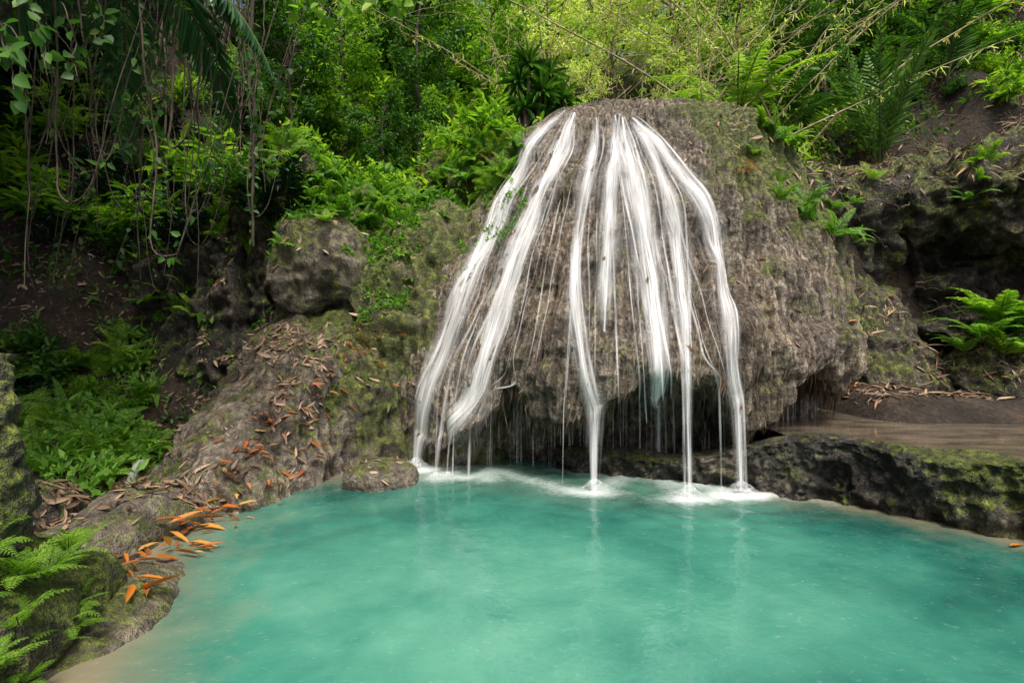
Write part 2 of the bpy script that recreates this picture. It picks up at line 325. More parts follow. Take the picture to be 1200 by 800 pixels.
dd=fbm(B2*2.0,4,51)*.26+ridge(B2*3.5,4,52)*.2+fbm(B2*13,3,53)*.06
B2=B2+nrm(ou)*(dd*(.3+.7*front))[...,None]; B2[...,2]+=(fbm(st(Bx*2.4,By*2.4,0*Bx),4,54)*.05+ridge(st(Bx*6,By*6,0*Bx),2,57)*.025)*(1-front)*(Bz>.15)
LV=B2.reshape(-1,3);LF=gridF(nu,nv); ms=(.1+.6*ss(3.3,5.0,U))[:,None]+0*Bx
led=obj('rock_ledge',mesh_from('rock_ledge',LV-np.array([4,4.5,0]),LF,[M_ledge],attrs={'moss':ms}),(4,4.5,0)); tag(led,'lumpy wet rock ledge damming a shallow upper basin','rock'); SOL.append((LV,LF))

vs=[];fs=[];k=0
for V,F in SOL: vs+=V.tolist(); fs+=(F+k).tolist(); k+=len(V)
WB=BVHTree.FromPolygons(vs,fs)
CAM=Vector((0,0,1.7))
def sight(px,py,b=None):
    d=Vector(((px-600)/600,1,(400-py)/600)).normalized(); h=(b or WB).ray_cast(CAM,d)
    return (np.array(h[0]),np.array(h[1])) if h[0] is not None else (None,None)
def down(x,y,zt=12):
    h=WB.ray_cast(Vector((x,y,zt)),Vector((0,0,-1))); return (np.array(h[0]),np.array(h[1])) if h[0] is not None else (None,None)

# ---------------------------------------------------------------- streams
def water_mat(name,dens,lo,hi,ex=1.7,vs=1.):
    m,nt=newmat(name); uv=nd(nt,'ShaderNodeUVMap'); uv.uv_map='UVMap'
    at=nd(nt,'ShaderNodeAttribute',attribute_name='across')
    s1=noise(nt,mapping(nt,uv.outputs[0],(70,1.2*vs,1)),1.0,3,.65,.15); s2=noise(nt,mapping(nt,uv.outputs[0],(16,1.2*vs,1)),1.0,2,.6,.2)
    f=mth(nt,'ADD',mth(nt,'MULTIPLY',s1,.5),mth(nt,'MULTIPLY',s2,.5))
    e=mth(nt,'MAXIMUM',mth(nt,'SUBTRACT',1.,mth(nt,'POWER',mth(nt,'ABSOLUTE',at.outputs['Fac']),ex)),0.)
    f=mth(nt,'SUBTRACT',f,mth(nt,'MULTIPLY',mth(nt,'SUBTRACT',1.,e),.10))
    a=ramp(nt,f,[(lo,0.),(hi,1.)])
    a=mth(nt,'MULTIPLY',mth(nt,'MULTIPLY',a,e),dens)
    p=nd(nt,'ShaderNodeBsdfDiffuse'); p.inputs[0].default_value=(.93,.95,.97,1)
    tr=nd(nt,'ShaderNodeBsdfTransparent'); m2=nd(nt,'ShaderNodeMixShader'); nt.links.new(a,m2.inputs[0]); nt.links.new(tr.outputs[0],m2.inputs[1]); nt.links.new(p.outputs[0],m2.inputs[2]); out(nt,m2.outputs[0]); return m
M_w1=water_mat('falling_water',.92,.32,.64,1.6); M_w2=water_mat('falling_water_thin',.6,.34,.66,1.5); M_w3=water_mat('falling_water_sheet',.38,.38,.68,1.4); M_w4=water_mat('water_drip',.5,.36,.62,1.5,3.)
def smooth1(D,r):
    k=np.hanning(2*r+3)[1:-1]; k/=k.sum(); return np.stack([np.convolve(np.pad(D[:,j],r,mode='edge'),k,'valid') for j in range(D.shape[1])],1)
def maxf(D,r):
    Pd=np.pad(D,((r,r),(0,0)),mode='edge'); return np.max(np.stack([Pd[i:i+len(D)] for i in range(2*r+1)]),0)
def ribbon(path,widths,na=7,mat=None,off=.03,seed=0,drop=True,narrow=.5,zend=0.):
    pts=[]
    for (a,b) in path:
        h,n=sight(a,b,DB)
        if h is not None and (not pts or np.linalg.norm(h-pts[-1])<1.6): pts.append(h)
    pts=np.array(pts)
    if len(pts)<3: return None
    Nn=pts-st(np.full(len(pts),2.0),np.full(len(pts),9.35),pts[:,2]); Nn=nrm(Nn); Nn[:,2]+=.25; Nn=nrm(Nn)
    cu=np.r_[0,np.cumsum(np.linalg.norm(np.diff(pts,axis=0),axis=1))]; m_=int(cu[-1]/.05)+8; q=np.linspace(0,1,m_); t=cu/cu[-1]
    co=[np.polyfit(t,pts[:,i],min(4,len(pts)-1)) for i in range(3)]
    P=np.stack([np.polyval(co[i],q) for i in range(3)],1); Nh=nrm(smooth1(np.stack([np.interp(q,t,Nn[:,i]) for i in range(3)],1),12))
    w=np.interp(q,np.linspace(0,1,len(widths)),widths)*(1+.3*fbm(st(q*cu[-1]*1.2,q*0+seed,q*0),2,31))
    T=nrm(np.gradient(P,axis=0)); La=nrm(np.cross(T,Nh)); ss_=np.linspace(-1,1,na)
    C=P[:,None]+La[:,None]*(ss_[None,:,None]*w[:,None,None]*.5)
    D_=np.zeros((m_,na))
    for i in range(m_):
        nv_=Vector(-Nh[i])
        for j in range(na):
            h=DB.ray_cast(Vector(C[i,j]+Nh[i]*.7),nv_,1.5)
            D_[i,j]=np.clip(.7-h[3],-.3,.3) if h[0] is not None else -.1
    D_=smooth1(maxf(D_,4),7)
    for _ in range(2): D_=(D_+np.pad(D_,((0,0),(1,1)),mode='edge')[:,:-2]+np.pad(D_,((0,0),(1,1)),mode='edge')[:,2:])/3
    R=C+Nh[:,None]*(D_+off)[...,None]
    if drop:
        last=R[-1]; z0=last[:,2]; nf=20; ext=[]; hv=nrm(Nh[-1]*np.array([1,1,0]))
        for k in range(1,nf+1):
            f=k/nf; e=last.copy(); e[:,2]=z0*(1-f)+(zend-.02)*f; e=e+hv*(.08*f**.5); e+= (last.mean(0)-last)*np.array([1,1,0])*(narrow*f**.5); ext.append(e)
        R=np.concatenate([R,np.array(ext)])
    n,mn=R.shape[:2]
    ln=np.r_[0,np.cumsum(np.linalg.norm(np.diff(R[:,mn//2],axis=0),axis=1))]
    V=R.reshape(-1,3);F=gridF(n,mn); wid=np.mean(w)
    ac=np.repeat(ss_[None],n,0); ends=np.minimum(np.arange(n)/10.,1) if drop else np.minimum(np.minimum(np.arange(n),np.arange(n)[::-1])/14.,1)
    ac=np.sign(ac+1e-6)*(1-(1-np.abs(ac))*ends[:,None])
    me=mesh_from('water_stream',V,F,[mat],attrs={'across':ac})
    uvl=me.uv_layers.new(name='UVMap'); uvv=st((np.repeat(ss_[None],n,0)*wid*.5+seed*3.7),np.repeat(ln[:,None],mn,1)+seed*.77).reshape(-1,2)
    uvl.data.foreach_set('uv',uvv[F.ravel()].astype(np.float32).ravel())
    return me,R[-1].mean(0)
ST=[
 ([(664,133),(640,160),(614,195),(590,240),(568,290),(551,335),(534,375),(518,415),(505,455),(497,488),(494,508)],[.22,.36,.38,.38,.36,.40,.44,.44,.40,.36],1,4),
 ([(652,138),(622,175),(597,215),(579,260),(562,300),(545,345)],[.1,.16,.2,.16],0,2),
 ([(674,135),(662,170),(648,210),(630,255),(612,300),(595,345),(580,385),(567,425),(556,465),(550,495),(548,510)],[.22,.40,.36,.32,.38,.40,.40,.34],1,4),
 ([(700,140),(695,190),(686,235),(678,280),(672,325),(676,370),(684,410),(692,450),(697,480)],[.12,.2,.2,.18,.16,.18,.18],1,2),
 ([(720,138),(720,190),(716,240),(712,290),(710,340),(707,390)],[.16,.3,.26,.2],0,2),
 ([(728,138),(736,180),(744,225),(752,270),(760,315),(767,360),(770,400),(770,440),(770,462)],[.16,.34,.42,.34,.26,.18,.14],1,4),
 ([(740,145),(762,185),(778,225),(788,270),(795,320),(799,365),(800,410),(801,445)],[.12,.2,.24,.24,.16,.1],1,2),
 ([(740,138),(772,170),(800,205),(820,245),(834,290),(843,335),(849,375),(854,415),(858,450),(860,465)],[.16,.26,.28,.26,.24,.22,.18],1,3),
]
wf=bpy.data.objects.new('waterfall',None); COL.objects.link(wf); wf.location=(1.5,6.5,0); tag(wf,'silky white waterfall cascading in strands over a brown rock','waterfall')
land=[]; sd_=1
def addw(r,nm='water_stream'):
    if r is None: return
    o=obj(nm,r[0],(0,0,0)); o.parent=wf; o.location=-np.array([1.5,6.5,0.])
for pa,wi,dr,nsn in ST:
    r=ribbon(pa,wi,7,M_w1,.03,sd_,bool(dr)); sd_+=1
    if r: addw(r); 
    if r and dr: land.append((r[1],1.))
    r=ribbon(pa,[w*1.9 for w in wi],9,M_w3,.015,sd_,bool(dr)); sd_+=1
    if r: addw(r)
    for k in range(nsn):
        f_=rng.uniform(-1,1)
        pa2=[(a+f_*wi[min(i,len(wi)-1)]*60*(.45 if i==0 else .9)+ (k%3-1)*i*.8,b) for i,(a,b) in enumerate(pa)]
        d2=bool(dr) and rng.random()<.6
        r=ribbon(pa2[:len(pa2) if d2 else rng.integers(max(4,len(pa)//2),len(pa)+1)],[rng.uniform(.02,.06) for _ in range(5)],5,M_w2,.05+.01*(k%3),sd_,d2,.3); sd_+=1
        if r: addw(r)
        if r and d2: land.append((r[1],.25))
for k in range(22):
    f=(k+.5)/22; x0=655+90*f+rng.normal(0,4); x1=496+f*368+rng.normal(0,9); n=9; t=np.linspace(0,1,n)
    pa=[(x0+(x1-x0)*tt**.72,160*(1-tt)+(470-22*abs(x1-690)/190)*tt) for tt in t]
    st0=int(rng.integers(0,5)); dr=rng.random()<.7
    r=ribbon(pa[st0:],[rng.uniform(.012,.04) for _ in range(5)],5,M_w2,.035,sd_,dr,.2); sd_+=1
    if r: addw(r)
    if r and dr: land.append((r[1],.12))
for k in range(150):
    i=int(rng.integers(200,ntht-180)); p0=B[li[i],i]
    if p0[1]>8.6: continue
    n=8; zz=np.linspace(p0[2]+.02,rng.choice([0.,0.,.2]),n); w=rng.uniform(.004,.014)
    if p0[0]>2.7: zz=np.linspace(p0[2]+.02,.55,n)
    R=np.stack([st(np.full(n,p0[0]+s*w),np.full(n,p0[1]-.03),zz) for s in (-1,0,1)],1)
    me=mesh_from('water_drip',R.reshape(-1,3),gridF(n,3),[M_w4],attrs={'across':np.repeat(np.array([[-1,0,1]]),n,0)})
    uvl=me.uv_layers.new(name='UVMap'); uvv=st(np.repeat(np.array([[-w,0,w]]),n,0)+k*.31,np.repeat(zz[:,None],3,1)+k*.37).reshape(-1,2)
    uvl.data.foreach_set('uv',uvv[gridF(n,3).ravel()].astype(np.float32).ravel()); addw((me,0),'water_drip')
mS,nt=newmat('splash_spray'); at=nd(nt,'ShaderNodeAttribute',attribute_name='across'); g=nd(nt,'ShaderNodeNewGeometry')
n1=noise(nt,g.outputs['Position'],30,4,.7); a=ramp(nt,n1,[(.38,.1),(.66,1.)]); a=mth(nt,'MULTIPLY',mth(nt,'MULTIPLY',a,mth(nt,'POWER',at.outputs['Fac'],1.6)),.5)
p=nd(nt,'ShaderNodeBsdfDiffuse'); p.inputs[0].default_value=(.9,.93,.95,1); tr=nd(nt,'ShaderNodeBsdfTransparent'); mx=nd(nt,'ShaderNodeMixShader')
nt.links.new(a,mx.inputs[0]);nt.links.new(tr.outputs[0],mx.inputs[1]);nt.links.new(p.outputs[0],mx.inputs[2]); out(nt,mx.outputs[0])
for (L0,wt) in land:
    if wt<.2: continue
    nr,na=14,28; rr=np.linspace(0,1,nr); an=np.linspace(0,2*np.pi,na,endpoint=False); R0=.36 if wt>.9 else .2
    zz=(.12 if wt>.9 else .06)*np.exp(-(rr/.5)**2)
    V=st(L0[0]+R0*rr[:,None]*np.cos(an),L0[1]+R0*.7*rr[:,None]*np.sin(an)-.02,zz[:,None]*(1+.3*np.sin(an*3+L0[0]*9))+.006)
    V[...,2]+=fbm(V*9,3,4)*.04*(1-rr[:,None]); V[...,2]=np.maximum(V[...,2],.012)
    me=mesh_from('splash_foam',V.reshape(-1,3),gridF(nr,na,True),[mS],attrs={'across':np.repeat((1-rr)[:,None],na,1)}); addw((me,0),'splash_foam')

# ---------------------------------------------------------------- pool water
x=np.arange(-4,7,.05); y=np.concatenate([np.arange(-4,2,.25),np.arange(2,9,.05)]); X,Y=np.meshgrid(x,y,indexing='xy'); sd=sdpoly(X,Y)
wz=fbm(st(X*1.5,Y*3,0*X),3,61)*.006+fbm(st(X*6,Y*9,0*X),2,62)*.003
foam=0*X; haze=0*X
for (L0,wt) in land:
    dx=X-L0[0]; dy=(Y-L0[1]+.05); foam=foam+wt*.45*np.exp(-(dx**2/.40**2+dy**2/.14**2)); 
    wz=wz+wt*.006*np.sin(np.sqrt(dx**2+dy**2)*22)*np.exp(-(dx**2+dy**2)/.8)
fl_=np.array(sorted([tuple(L0[:2]) for L0,wt in land])); bd=np.full(X.shape,9.)
for a,b in zip(fl_[:-1],fl_[1:]):
    e=b-a; w_=st(X,Y)-a; t=np.clip((w_@e)/(e@e+1e-9),0,1); bd=np.minimum(bd,np.linalg.norm(w_-t[...,None]*e,axis=-1))
haze=np.exp(-(bd/.5)**2); foam=foam+.42*np.exp(-(bd/.16)**2)
led_pts=st(px,py)[:260:6]+Nn[:260:6]*.2
dl=np.min(np.stack([(X-a)**2+(Y-b)**2 for a,b in led_pts]),0)**.5; foam=foam+.25*np.exp(-(dl/.14)**2)*(X<3.4)
V=st(X,Y,wz).reshape(-1,3)
shal=np.where(X<-.5,np.exp(-np.maximum(-sd,0)/.42),np.exp(-np.maximum(-sd,0)/.30)*.95)
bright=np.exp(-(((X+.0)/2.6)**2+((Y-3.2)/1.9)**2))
m,nt=newmat('pool_water'); g=nd(nt,'ShaderNodeNewGeometry'); pos=g.outputs['Position']
A=lambda n:nd(nt,'ShaderNodeAttribute',attribute_name=n).outputs['Fac']
n1=noise(nt,pos,.7,3,.55,.3); n2=noise(nt,pos,2.6,4,.65,.4)
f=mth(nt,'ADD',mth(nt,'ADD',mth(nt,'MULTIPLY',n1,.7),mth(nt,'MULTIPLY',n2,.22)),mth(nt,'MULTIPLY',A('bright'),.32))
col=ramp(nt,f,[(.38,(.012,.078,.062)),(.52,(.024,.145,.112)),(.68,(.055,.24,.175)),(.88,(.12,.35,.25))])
col=mixc(nt,mth(nt,'MULTIPLY',A('haze'),.6),col,(.15,.24,.185))
sh=ramp(nt,mth(nt,'ADD',A('shallow'),mth(nt,'MULTIPLY',mth(nt,'SUBTRACT',n2,.5),.7)),[(.12,0.),(.8,1.)])
col=mixc(nt,sh,col,(.21,.19,.125))
n3=noise(nt,mapping(nt,pos,(1,1.6,1)),14,4,.75,.4)
fo=ramp(nt,mth(nt,'ADD',A('foam'),mth(nt,'MULTIPLY',mth(nt,'SUBTRACT',n3,.5),.9)),[(.08,0.),(.5,.35),(1.,.95)])
n4=ramp(nt,noise(nt,mapping(nt,pos,(.8,1.4,1)),13,4,.8,.2),[(.66,0.),(.76,.35)])
sp=mth(nt,'MULTIPLY',n4,ramp(nt,n1,[(.42,0.),(.58,1.)]))
col=mixc(nt,mth(nt,'MAXIMUM',fo,sp),col,(.8,.87,.87))
p=nd(nt,'ShaderNodeBsdfPrincipled'); nt.links.new(col,p.inputs['Base Color'])
nt.links.new(ramp(nt,fo,[(0,.08),(.6,.6)]),p.inputs['Roughness']); p.inputs['IOR'].default_value=1.33; p.inputs['Specular IOR Level'].default_value=.65
hb=noise(nt,pos,6,3,.6); bp=nd(nt,'ShaderNodeBump'); bp.inputs['Strength'].default_value=.3; bp.inputs['Distance'].default_value=.03
nt.links.new(hb,bp.inputs['Height']); nt.links.new(bp.outputs[0],p.inputs['Normal']); out(nt,p.outputs[0])
tag(obj('water',mesh_from('water',V,gridF(len(y),len(x)),[m],attrs={'foam':np.clip(foam,0,1),'haze':np.clip(haze,0,1),'shallow':shal,'bright':bright})),'milky turquoise pool water below the waterfall','water',kind='structure')
m,nt=newmat('basin_water'); g=nd(nt,'ShaderNodeNewGeometry'); pos=g.outputs['Position']
col=ramp(nt,noise(nt,mapping(nt,pos,(1,2.5,1)),1.6,4,.6,.4),[(.35,(.06,.048,.035)),(.65,(.19,.155,.11))]); p=nd(nt,'ShaderNodeBsdfPrincipled'); nt.links.new(col,p.inputs['Base Color']); p.inputs['Roughness'].default_value=.08
bp=nd(nt,'ShaderNodeBump'); bp.inputs['Strength'].default_value=.2; bp.inputs['Distance'].default_value=.02; nt.links.new(noise(nt,pos,9,3,.5),bp.inputs['Height']); nt.links.new(bp.outputs[0],p.inputs['Normal']); out(nt,p.outputs[0])
bx=np.array([(3.3,6.1),(3.75,5.75),(4.25,5.2),(4.75,4.65),(5.3,3.9),(5.8,2.95),(6.2,1.6),(9.5,1.6),(10,9.2),(3.3,8.5)])
me=bpy.data.meshes.new('basin_water'); me.from_pydata([(a,b,.575) for a,b in bx],[],[list(range(len(bx)))]); me.materials.append(m)
tag(obj('basin_water',me),'shallow tawny water held behind the rock ledge','water',kind='structure')

# ---------------------------------------------------------------- plant makers
UP=np.array([0,0,1.])
def frond(g,base,az,e0,e1,L,pairs,pl,pw,mi=0,smi=1,sweep=.45,droop=.15,bip=0,rad=.006,start=.1,fold=.2,twist=0,hang=0.):
    t=np.linspace(0,1,pairs+1); el=e0+(e1-e0)*t**1.3; az_=az+twist*t
    T=st(np.cos(el)*np.cos(az_),np.cos(el)*np.sin(az_),np.sin(el)); P=np.asarray(base)+np.vstack([np.zeros(3),np.cumsum(T[:-1]*(L/pairs),0)])
    N=st(-np.sin(el)*np.cos(az_),-np.sin(el)*np.sin(az_),np.cos(el)); S=np.cross(T,N)
    step=max(1,pairs//10); g.add(*tube(P[::step],np.linspace(rad,rad*.25,len(P[::step])),4),smi)
    k=t>start; prof=np.clip(((1-t)**.65)*np.clip((t-start)*7+.35,0,1),.06,1)[k]*pl
    for s in (-1,1):
        D=S[k]*s*(1-sweep*.4)+T[k]*(sweep+.35*t[k][:,None])-UP*hang*(.4+.6*rng.random((k.sum(),1)))+rng.normal(0,.06,(k.sum(),3)); D=nrm(D)
        if not bip: g.add(*leaves(P[k],D,N[k]+rng.normal(0,.12,(k.sum(),3)),prof*rng.uniform(.9,1.08,k.sum()),pw,fold,droop),mi)
        else:
            q=np.linspace(.08,1,bip); PP=P[k][:,None]+D[:,None]*(prof[:,None]*q)[...,None]-N[k][:,None]*(q**2*.12*prof[:,None])[...,None]
            TT=np.repeat(nrm(T[k]-D*(T[k]*D).sum(1,keepdims=True))[:,None],bip,1); DD=np.repeat(D[:,None],bip,1); NN=np.repeat(N[k][:,None],bip,1)
            ll=(prof[:,None]*.2*(1-q*.7)+.004)
            for s2 in (-1,1):
                g.add(*leaves(PP.reshape(-1,3),(TT*s2+DD*.5).reshape(-1,3),NN.reshape(-1,3)+rng.normal(0,.15,(PP.size//3,3)),ll.ravel(),ll.ravel()*.42,.1,.1),mi)
def fern_mesh(n,L,pairs,pl,pw,mats,bip=0,e0=(50,80),e1=(-40,0)):
    g=Geo()
    for i in range(n):
        frond(g,(0,0,0),i*2.4+rng.normal(0,.3),math.radians(rng.uniform(*e0)),math.radians(rng.uniform(*e1)),L*rng.uniform(.65,1.1),pairs,pl,pw,bip=bip)
    V,F,mi=g.arr(); return mesh_from('fern',V,F,mats,mi)
FERN=[fern_mesh(11,.55,26,.14,.022,[M_fern,M_stem]),fern_mesh(9,.62,30,.12,.018,[M_fern,M_stem]),fern_mesh(12,.5,22,.15,.026,[M_bright,M_stem]),fern_mesh(8,.6,16,.17,.02,[M_bright,M_stem],bip=12)]
FERNB=[fern_mesh(9,.5,13,.15,.02,[M_bright,M_stem],bip=13,e0=(20,75),e1=(-40,0)),fern_mesh(8,.55,14,.14,.02,[M_bright,M_stem],bip=13,e0=(20,75),e1=(-40,0))]
def shrub_mesh(n,H_,spread,L,W,per,mats,droop=.2):
    g=Geo()
    for i in range(n):
        az=rng.uniform(0,6.28); el=math.radians(rng.uniform(35,85)); l=H_*rng.uniform(.6,1.1); q=np.linspace(0,1,7)
        dx=np.array([math.cos(az)*math.cos(el)*spread,math.sin(az)*math.cos(el)*spread,math.sin(el)])
        P=q[:,None]*dx*l-UP*(q[:,None]**2)*.25*l*math.cos(el)+np.array([math.cos(az),math.sin(az),0])*rng.uniform(0,.1)*spread
        g.add(*tube(P,np.linspace(.008,.002,7),4),1)
        t=np.sort(rng.uniform(.25,1,per)); C=np.stack([np.interp(t,q,P[:,k]) for k in range(3)],1)
        D=nrm(rng.normal(0,1,(per,3))*np.array([1,1,.5])+dx*.5+UP*.1); C=C+D*rng.uniform(0,.12,(per,1))*H_
        g.add(*leaves(C,D,UP+rng.normal(0,.35,(per,3)),L*rng.uniform(.6,1.15,per),W*rng.uniform(.7,1.1,per),.2,droop),0)
    V,F,mi=g.arr(); return mesh_from('shrub',V,F,mats,mi)
SHR=[shrub_mesh(26,.8,1.2,.10,.045,42,[M_bright,M_stem]),shrub_mesh(18,.9,1.1,.19,.085,24,[M_mid,M_stem]),shrub_mesh(24,.8,1.2,.07,.034,56,[M_fern,M_stem]),shrub_mesh(14,1.0,1.,.34,.08,18,[M_bright,M_stem],.35),shrub_mesh(20,.7,1.3,.14,.06,34,[M_darkleaf,M_stem])]
def place(name,me,p,sc,label,cat,group,rot=None):
    o=obj(name,me,p,None,rot or (rng.normal(0,.12),rng.normal(0,.12),rng.uniform(0,6.28)),sc); return tag(o,label,cat,group)
def pfern(px,py,sc,v=0,label='bright green fern growing on mossy rock',me=None):
    h,n=sight(px,py)
    if h is None or h[1]>20: return
    if n[1]>0 and n[2]<.2: n=-n
    return place('fern',me or FERN[v%len(FERN)],h-n*.03,sc,label,'fern','ferns around the waterfall',rot=(min(.6,max(0,-n[1])*.7)+rng.normal(0,.1),max(-.6,min(.6,n[0]*.6)),rng.uniform(0,6.28)))
for i in range(120):
    px=rng.uniform(335,610); py=rng.uniform(max(95,110+(600-px)*.12),268-max(0,px-490)*.5)
    pfern(px,py,rng.uniform(.6,1.15),int(rng.integers(0,4)))
for px,py,s in [(250,262,1.1),(275,250,1.),(300,246,1.1),(320,262,.9),(262,280,.8),(292,300,.7),(285,335,.5),(330,290,.5),(225,270,.9),(345,225,1.),(370,215,1.),(310,225,1.),(280,225,.9),(400,250,.8),(440,255,.7),(460,240,.8)]: pfern(px,py,s,int(rng.integers(0,3)),'drooping bright fern on a dark limestone outcrop')
for px,py,s in [(195,355,1.2),(215,345,1.1),(185,380,1.),(205,375,1.),(225,375,.9),(175,360,.9)]: pfern(px,py,s,2,'fern growing at the foot of the hillside')
for i in range(60): pfern(rng.uniform(0,175),rng.uniform(395,560),rng.uniform(.6,1.2),int(rng.integers(0,4)),'lush green fern beside the stream gully')
for px,py,s in [(905,165,.95),(925,172,.9),(890,150,.7),(955,262,1.1),(975,278,1.),(945,245,.9),(1000,285,.6),(1110,410,.9)]:
    pfern(px,py,s*1.1,int(rng.integers(0,3)),'feathery green fern growing from dark rock')
for x_,y_,s,v in [(7.5,8.15,1.5,0),(7.8,8.2,1.7,2),(8.1,8.2,1.7,0),(7.7,8.05,1.4,2),(8.0,8.05,1.6,1),(7.35,8.3,1.0,1),(8.3,8.3,1.7,2),(7.9,8.4,1.8,2)]:
    h,n=down(x_,y_,3.2)
    if h is not None: place('fern',FERN[v],h+UP*.1,s,'large bright green fern arching over dark rock','fern','ferns around the waterfall')
for i in range(22): pfern(rng.uniform(880,1190),rng.uniform(90,250),rng.uniform(.4,.8),int(rng.integers(0,4)),'small fern on the shaded bank slope')
for px,py,s in [(555,205,.45),(540,225,.4),(470,300,.35),(455,350,.3),(520,255,.35),(500,240,.4),(380,480,.25),(395,455,.25),(372,500,.2),(490,290,.3),(440,330,.3),(460,270,.5),(430,300,.4),(480,330,.3),(410,440,.3),(425,380,.3)]: pfern(px,py,s,2,'small fern clinging to mossy rock')
for (x_,y_,z_,s) in [(-2.5,2.75,.42,.62),(-2.4,2.5,.3,.55),(-2.6,3.0,.45,.6),(-2.35,2.3,.2,.5),(-2.6,2.4,.45,.6),(-2.8,3.3,.35,.6),(-2.45,2.65,.1,.5),(-2.8,2.75,.5,.6),(-2.3,2.15,.05,.45),(-2.5,2.6,.5,.6),(-2.4,2.75,.15,.5),(-2.35,2.45,.05,.45),(-2.5,2.9,.2,.5),(-2.65,2.55,.65,.55)]:
    place('fern',FERNB[int(rng.integers(0,2))],(x_,y_,z_),s,'feathery compound-leaved fern overhanging the pool edge','fern','ferns on the near bank')
rock('bank_rock',(-2.8,2.7,.1),(.42,.75,.34),70,M_dark,'dark mossy rock carrying ferns at the pool edge',.2,.05,.8,6,solid=False)
# ---------------------------------------------------------------- shrubs
SL=['bright green small-leaved shrub on the slope','green broad-leaved shrub on the slope','light green leafy shrub on the slope','long-leaved green shrub on the slope','dark green shrub in the forest shade']
def shr(h,v,s): place('shrub',SHR[v],h-UP*.05,s,SL[v],'shrub','shrubs on the hillside')
k=0
while k<120:
    px=rng.uniform(330,920); py=rng.uniform(40,160); h,n=sight(px,py)
    if h is None or h[1]>25 or h[1]<8.6: 
        h,_=down((px-600)/600*12,rng.uniform(11,15),25)
    if h is None: continue
    if 600<px<880 and h[1]<10.8: k+=.2; continue
    shr(h,int(rng.choice([0,0,2,2,1,3])),rng.uniform(.7,1.3)*max(1,h[1]/12)); k+=1
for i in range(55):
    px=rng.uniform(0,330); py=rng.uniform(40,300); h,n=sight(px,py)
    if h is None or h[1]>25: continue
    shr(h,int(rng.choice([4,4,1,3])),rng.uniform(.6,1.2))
for i in range(55):
    px=rng.uniform(900,1200); py=rng.uniform(0,130); h,n=sight(px,py)
    if h is None or h[1]>25: continue
    shr(h,int(rng.choice([0,1,1,2,3])),rng.uniform(.5,1.0)*h[1]/12)
for px,py,v,s in [(430,150,0,.8),(470,140,0,.8),(520,130,2,.8),(560,120,0,.7),(595,125,0,.6),(500,160,2,.6),(400,140,2,.9),(350,130,1,1.),(870,115,0,.7),(900,120,0,.7),(540,160,0,.5),(445,175,2,.6),(480,195,0,.5),(410,200,2,.6),(520,215,0,.35),(450,225,0,.4),(380,235,0,.5),(590,150,0,.45),(570,185,2,.4),
                  (60,450,1,.7),(110,470,0,.6),(20,470,4,.8),(140,440,2,.6),(40,420,1,.7),(90,430,0,.5),(160,480,0,.5)]:
    h,n=sight(px,py)
    if h is not None: place('shrub',SHR[v],h,s,'leafy green shrub growing on rock','shrub','shrubs on the hillside')
RED=shrub_mesh(12,.4,1.3,.08,.028,10,[M_red,M_stem])
for px,py in [(560,160),(585,170),(520,190),(540,180),(600,150),(575,190),(500,205),(432,400),(420,420),(870,205),(550,200),(610,145)]:
    h,n=sight(px,py)
    if h is not None: place('red_leaved_plant',RED,h,rng.uniform(.4,.7),'small plant with orange-red leaves on the rock','plant','red-leaved plants on the rock')
g=Geo()
for k in range(5):
    c=np.array([rng.normal(0,.28),rng.normal(0,.2),.7+.28*k]); g.add(*tube(np.array([[0,0,0],[c[0]*.6,c[1]*.6,c[2]*.5],list(c)]),[.05,.04,.03],6),1)
    n=60; a=rng.uniform(0,6.28,n); e=rng.uniform(-.6,1.3,n); g.add(*leaves(np.repeat(c[None],n,0),st(np.cos(a)*np.cos(e),np.sin(a)*np.cos(e),np.sin(e)),UP+rng.normal(0,.1,(n,3)),rng.uniform(.32,.52,n),.06,.3,.35),0)
V,F,mi=g.arr(); me=mesh_from('dracaena',V,F,[M_mid,M_bark],mi)
for p_,s in [((.3,10.5,5.45),1.05),((.75,10.8,5.5),1.)]: tag(obj('dracaena',me,p_,None,(0,0,s*3),s),'dark green long-leaved plant above the waterfall','plant','long-leaved plants above the waterfall')

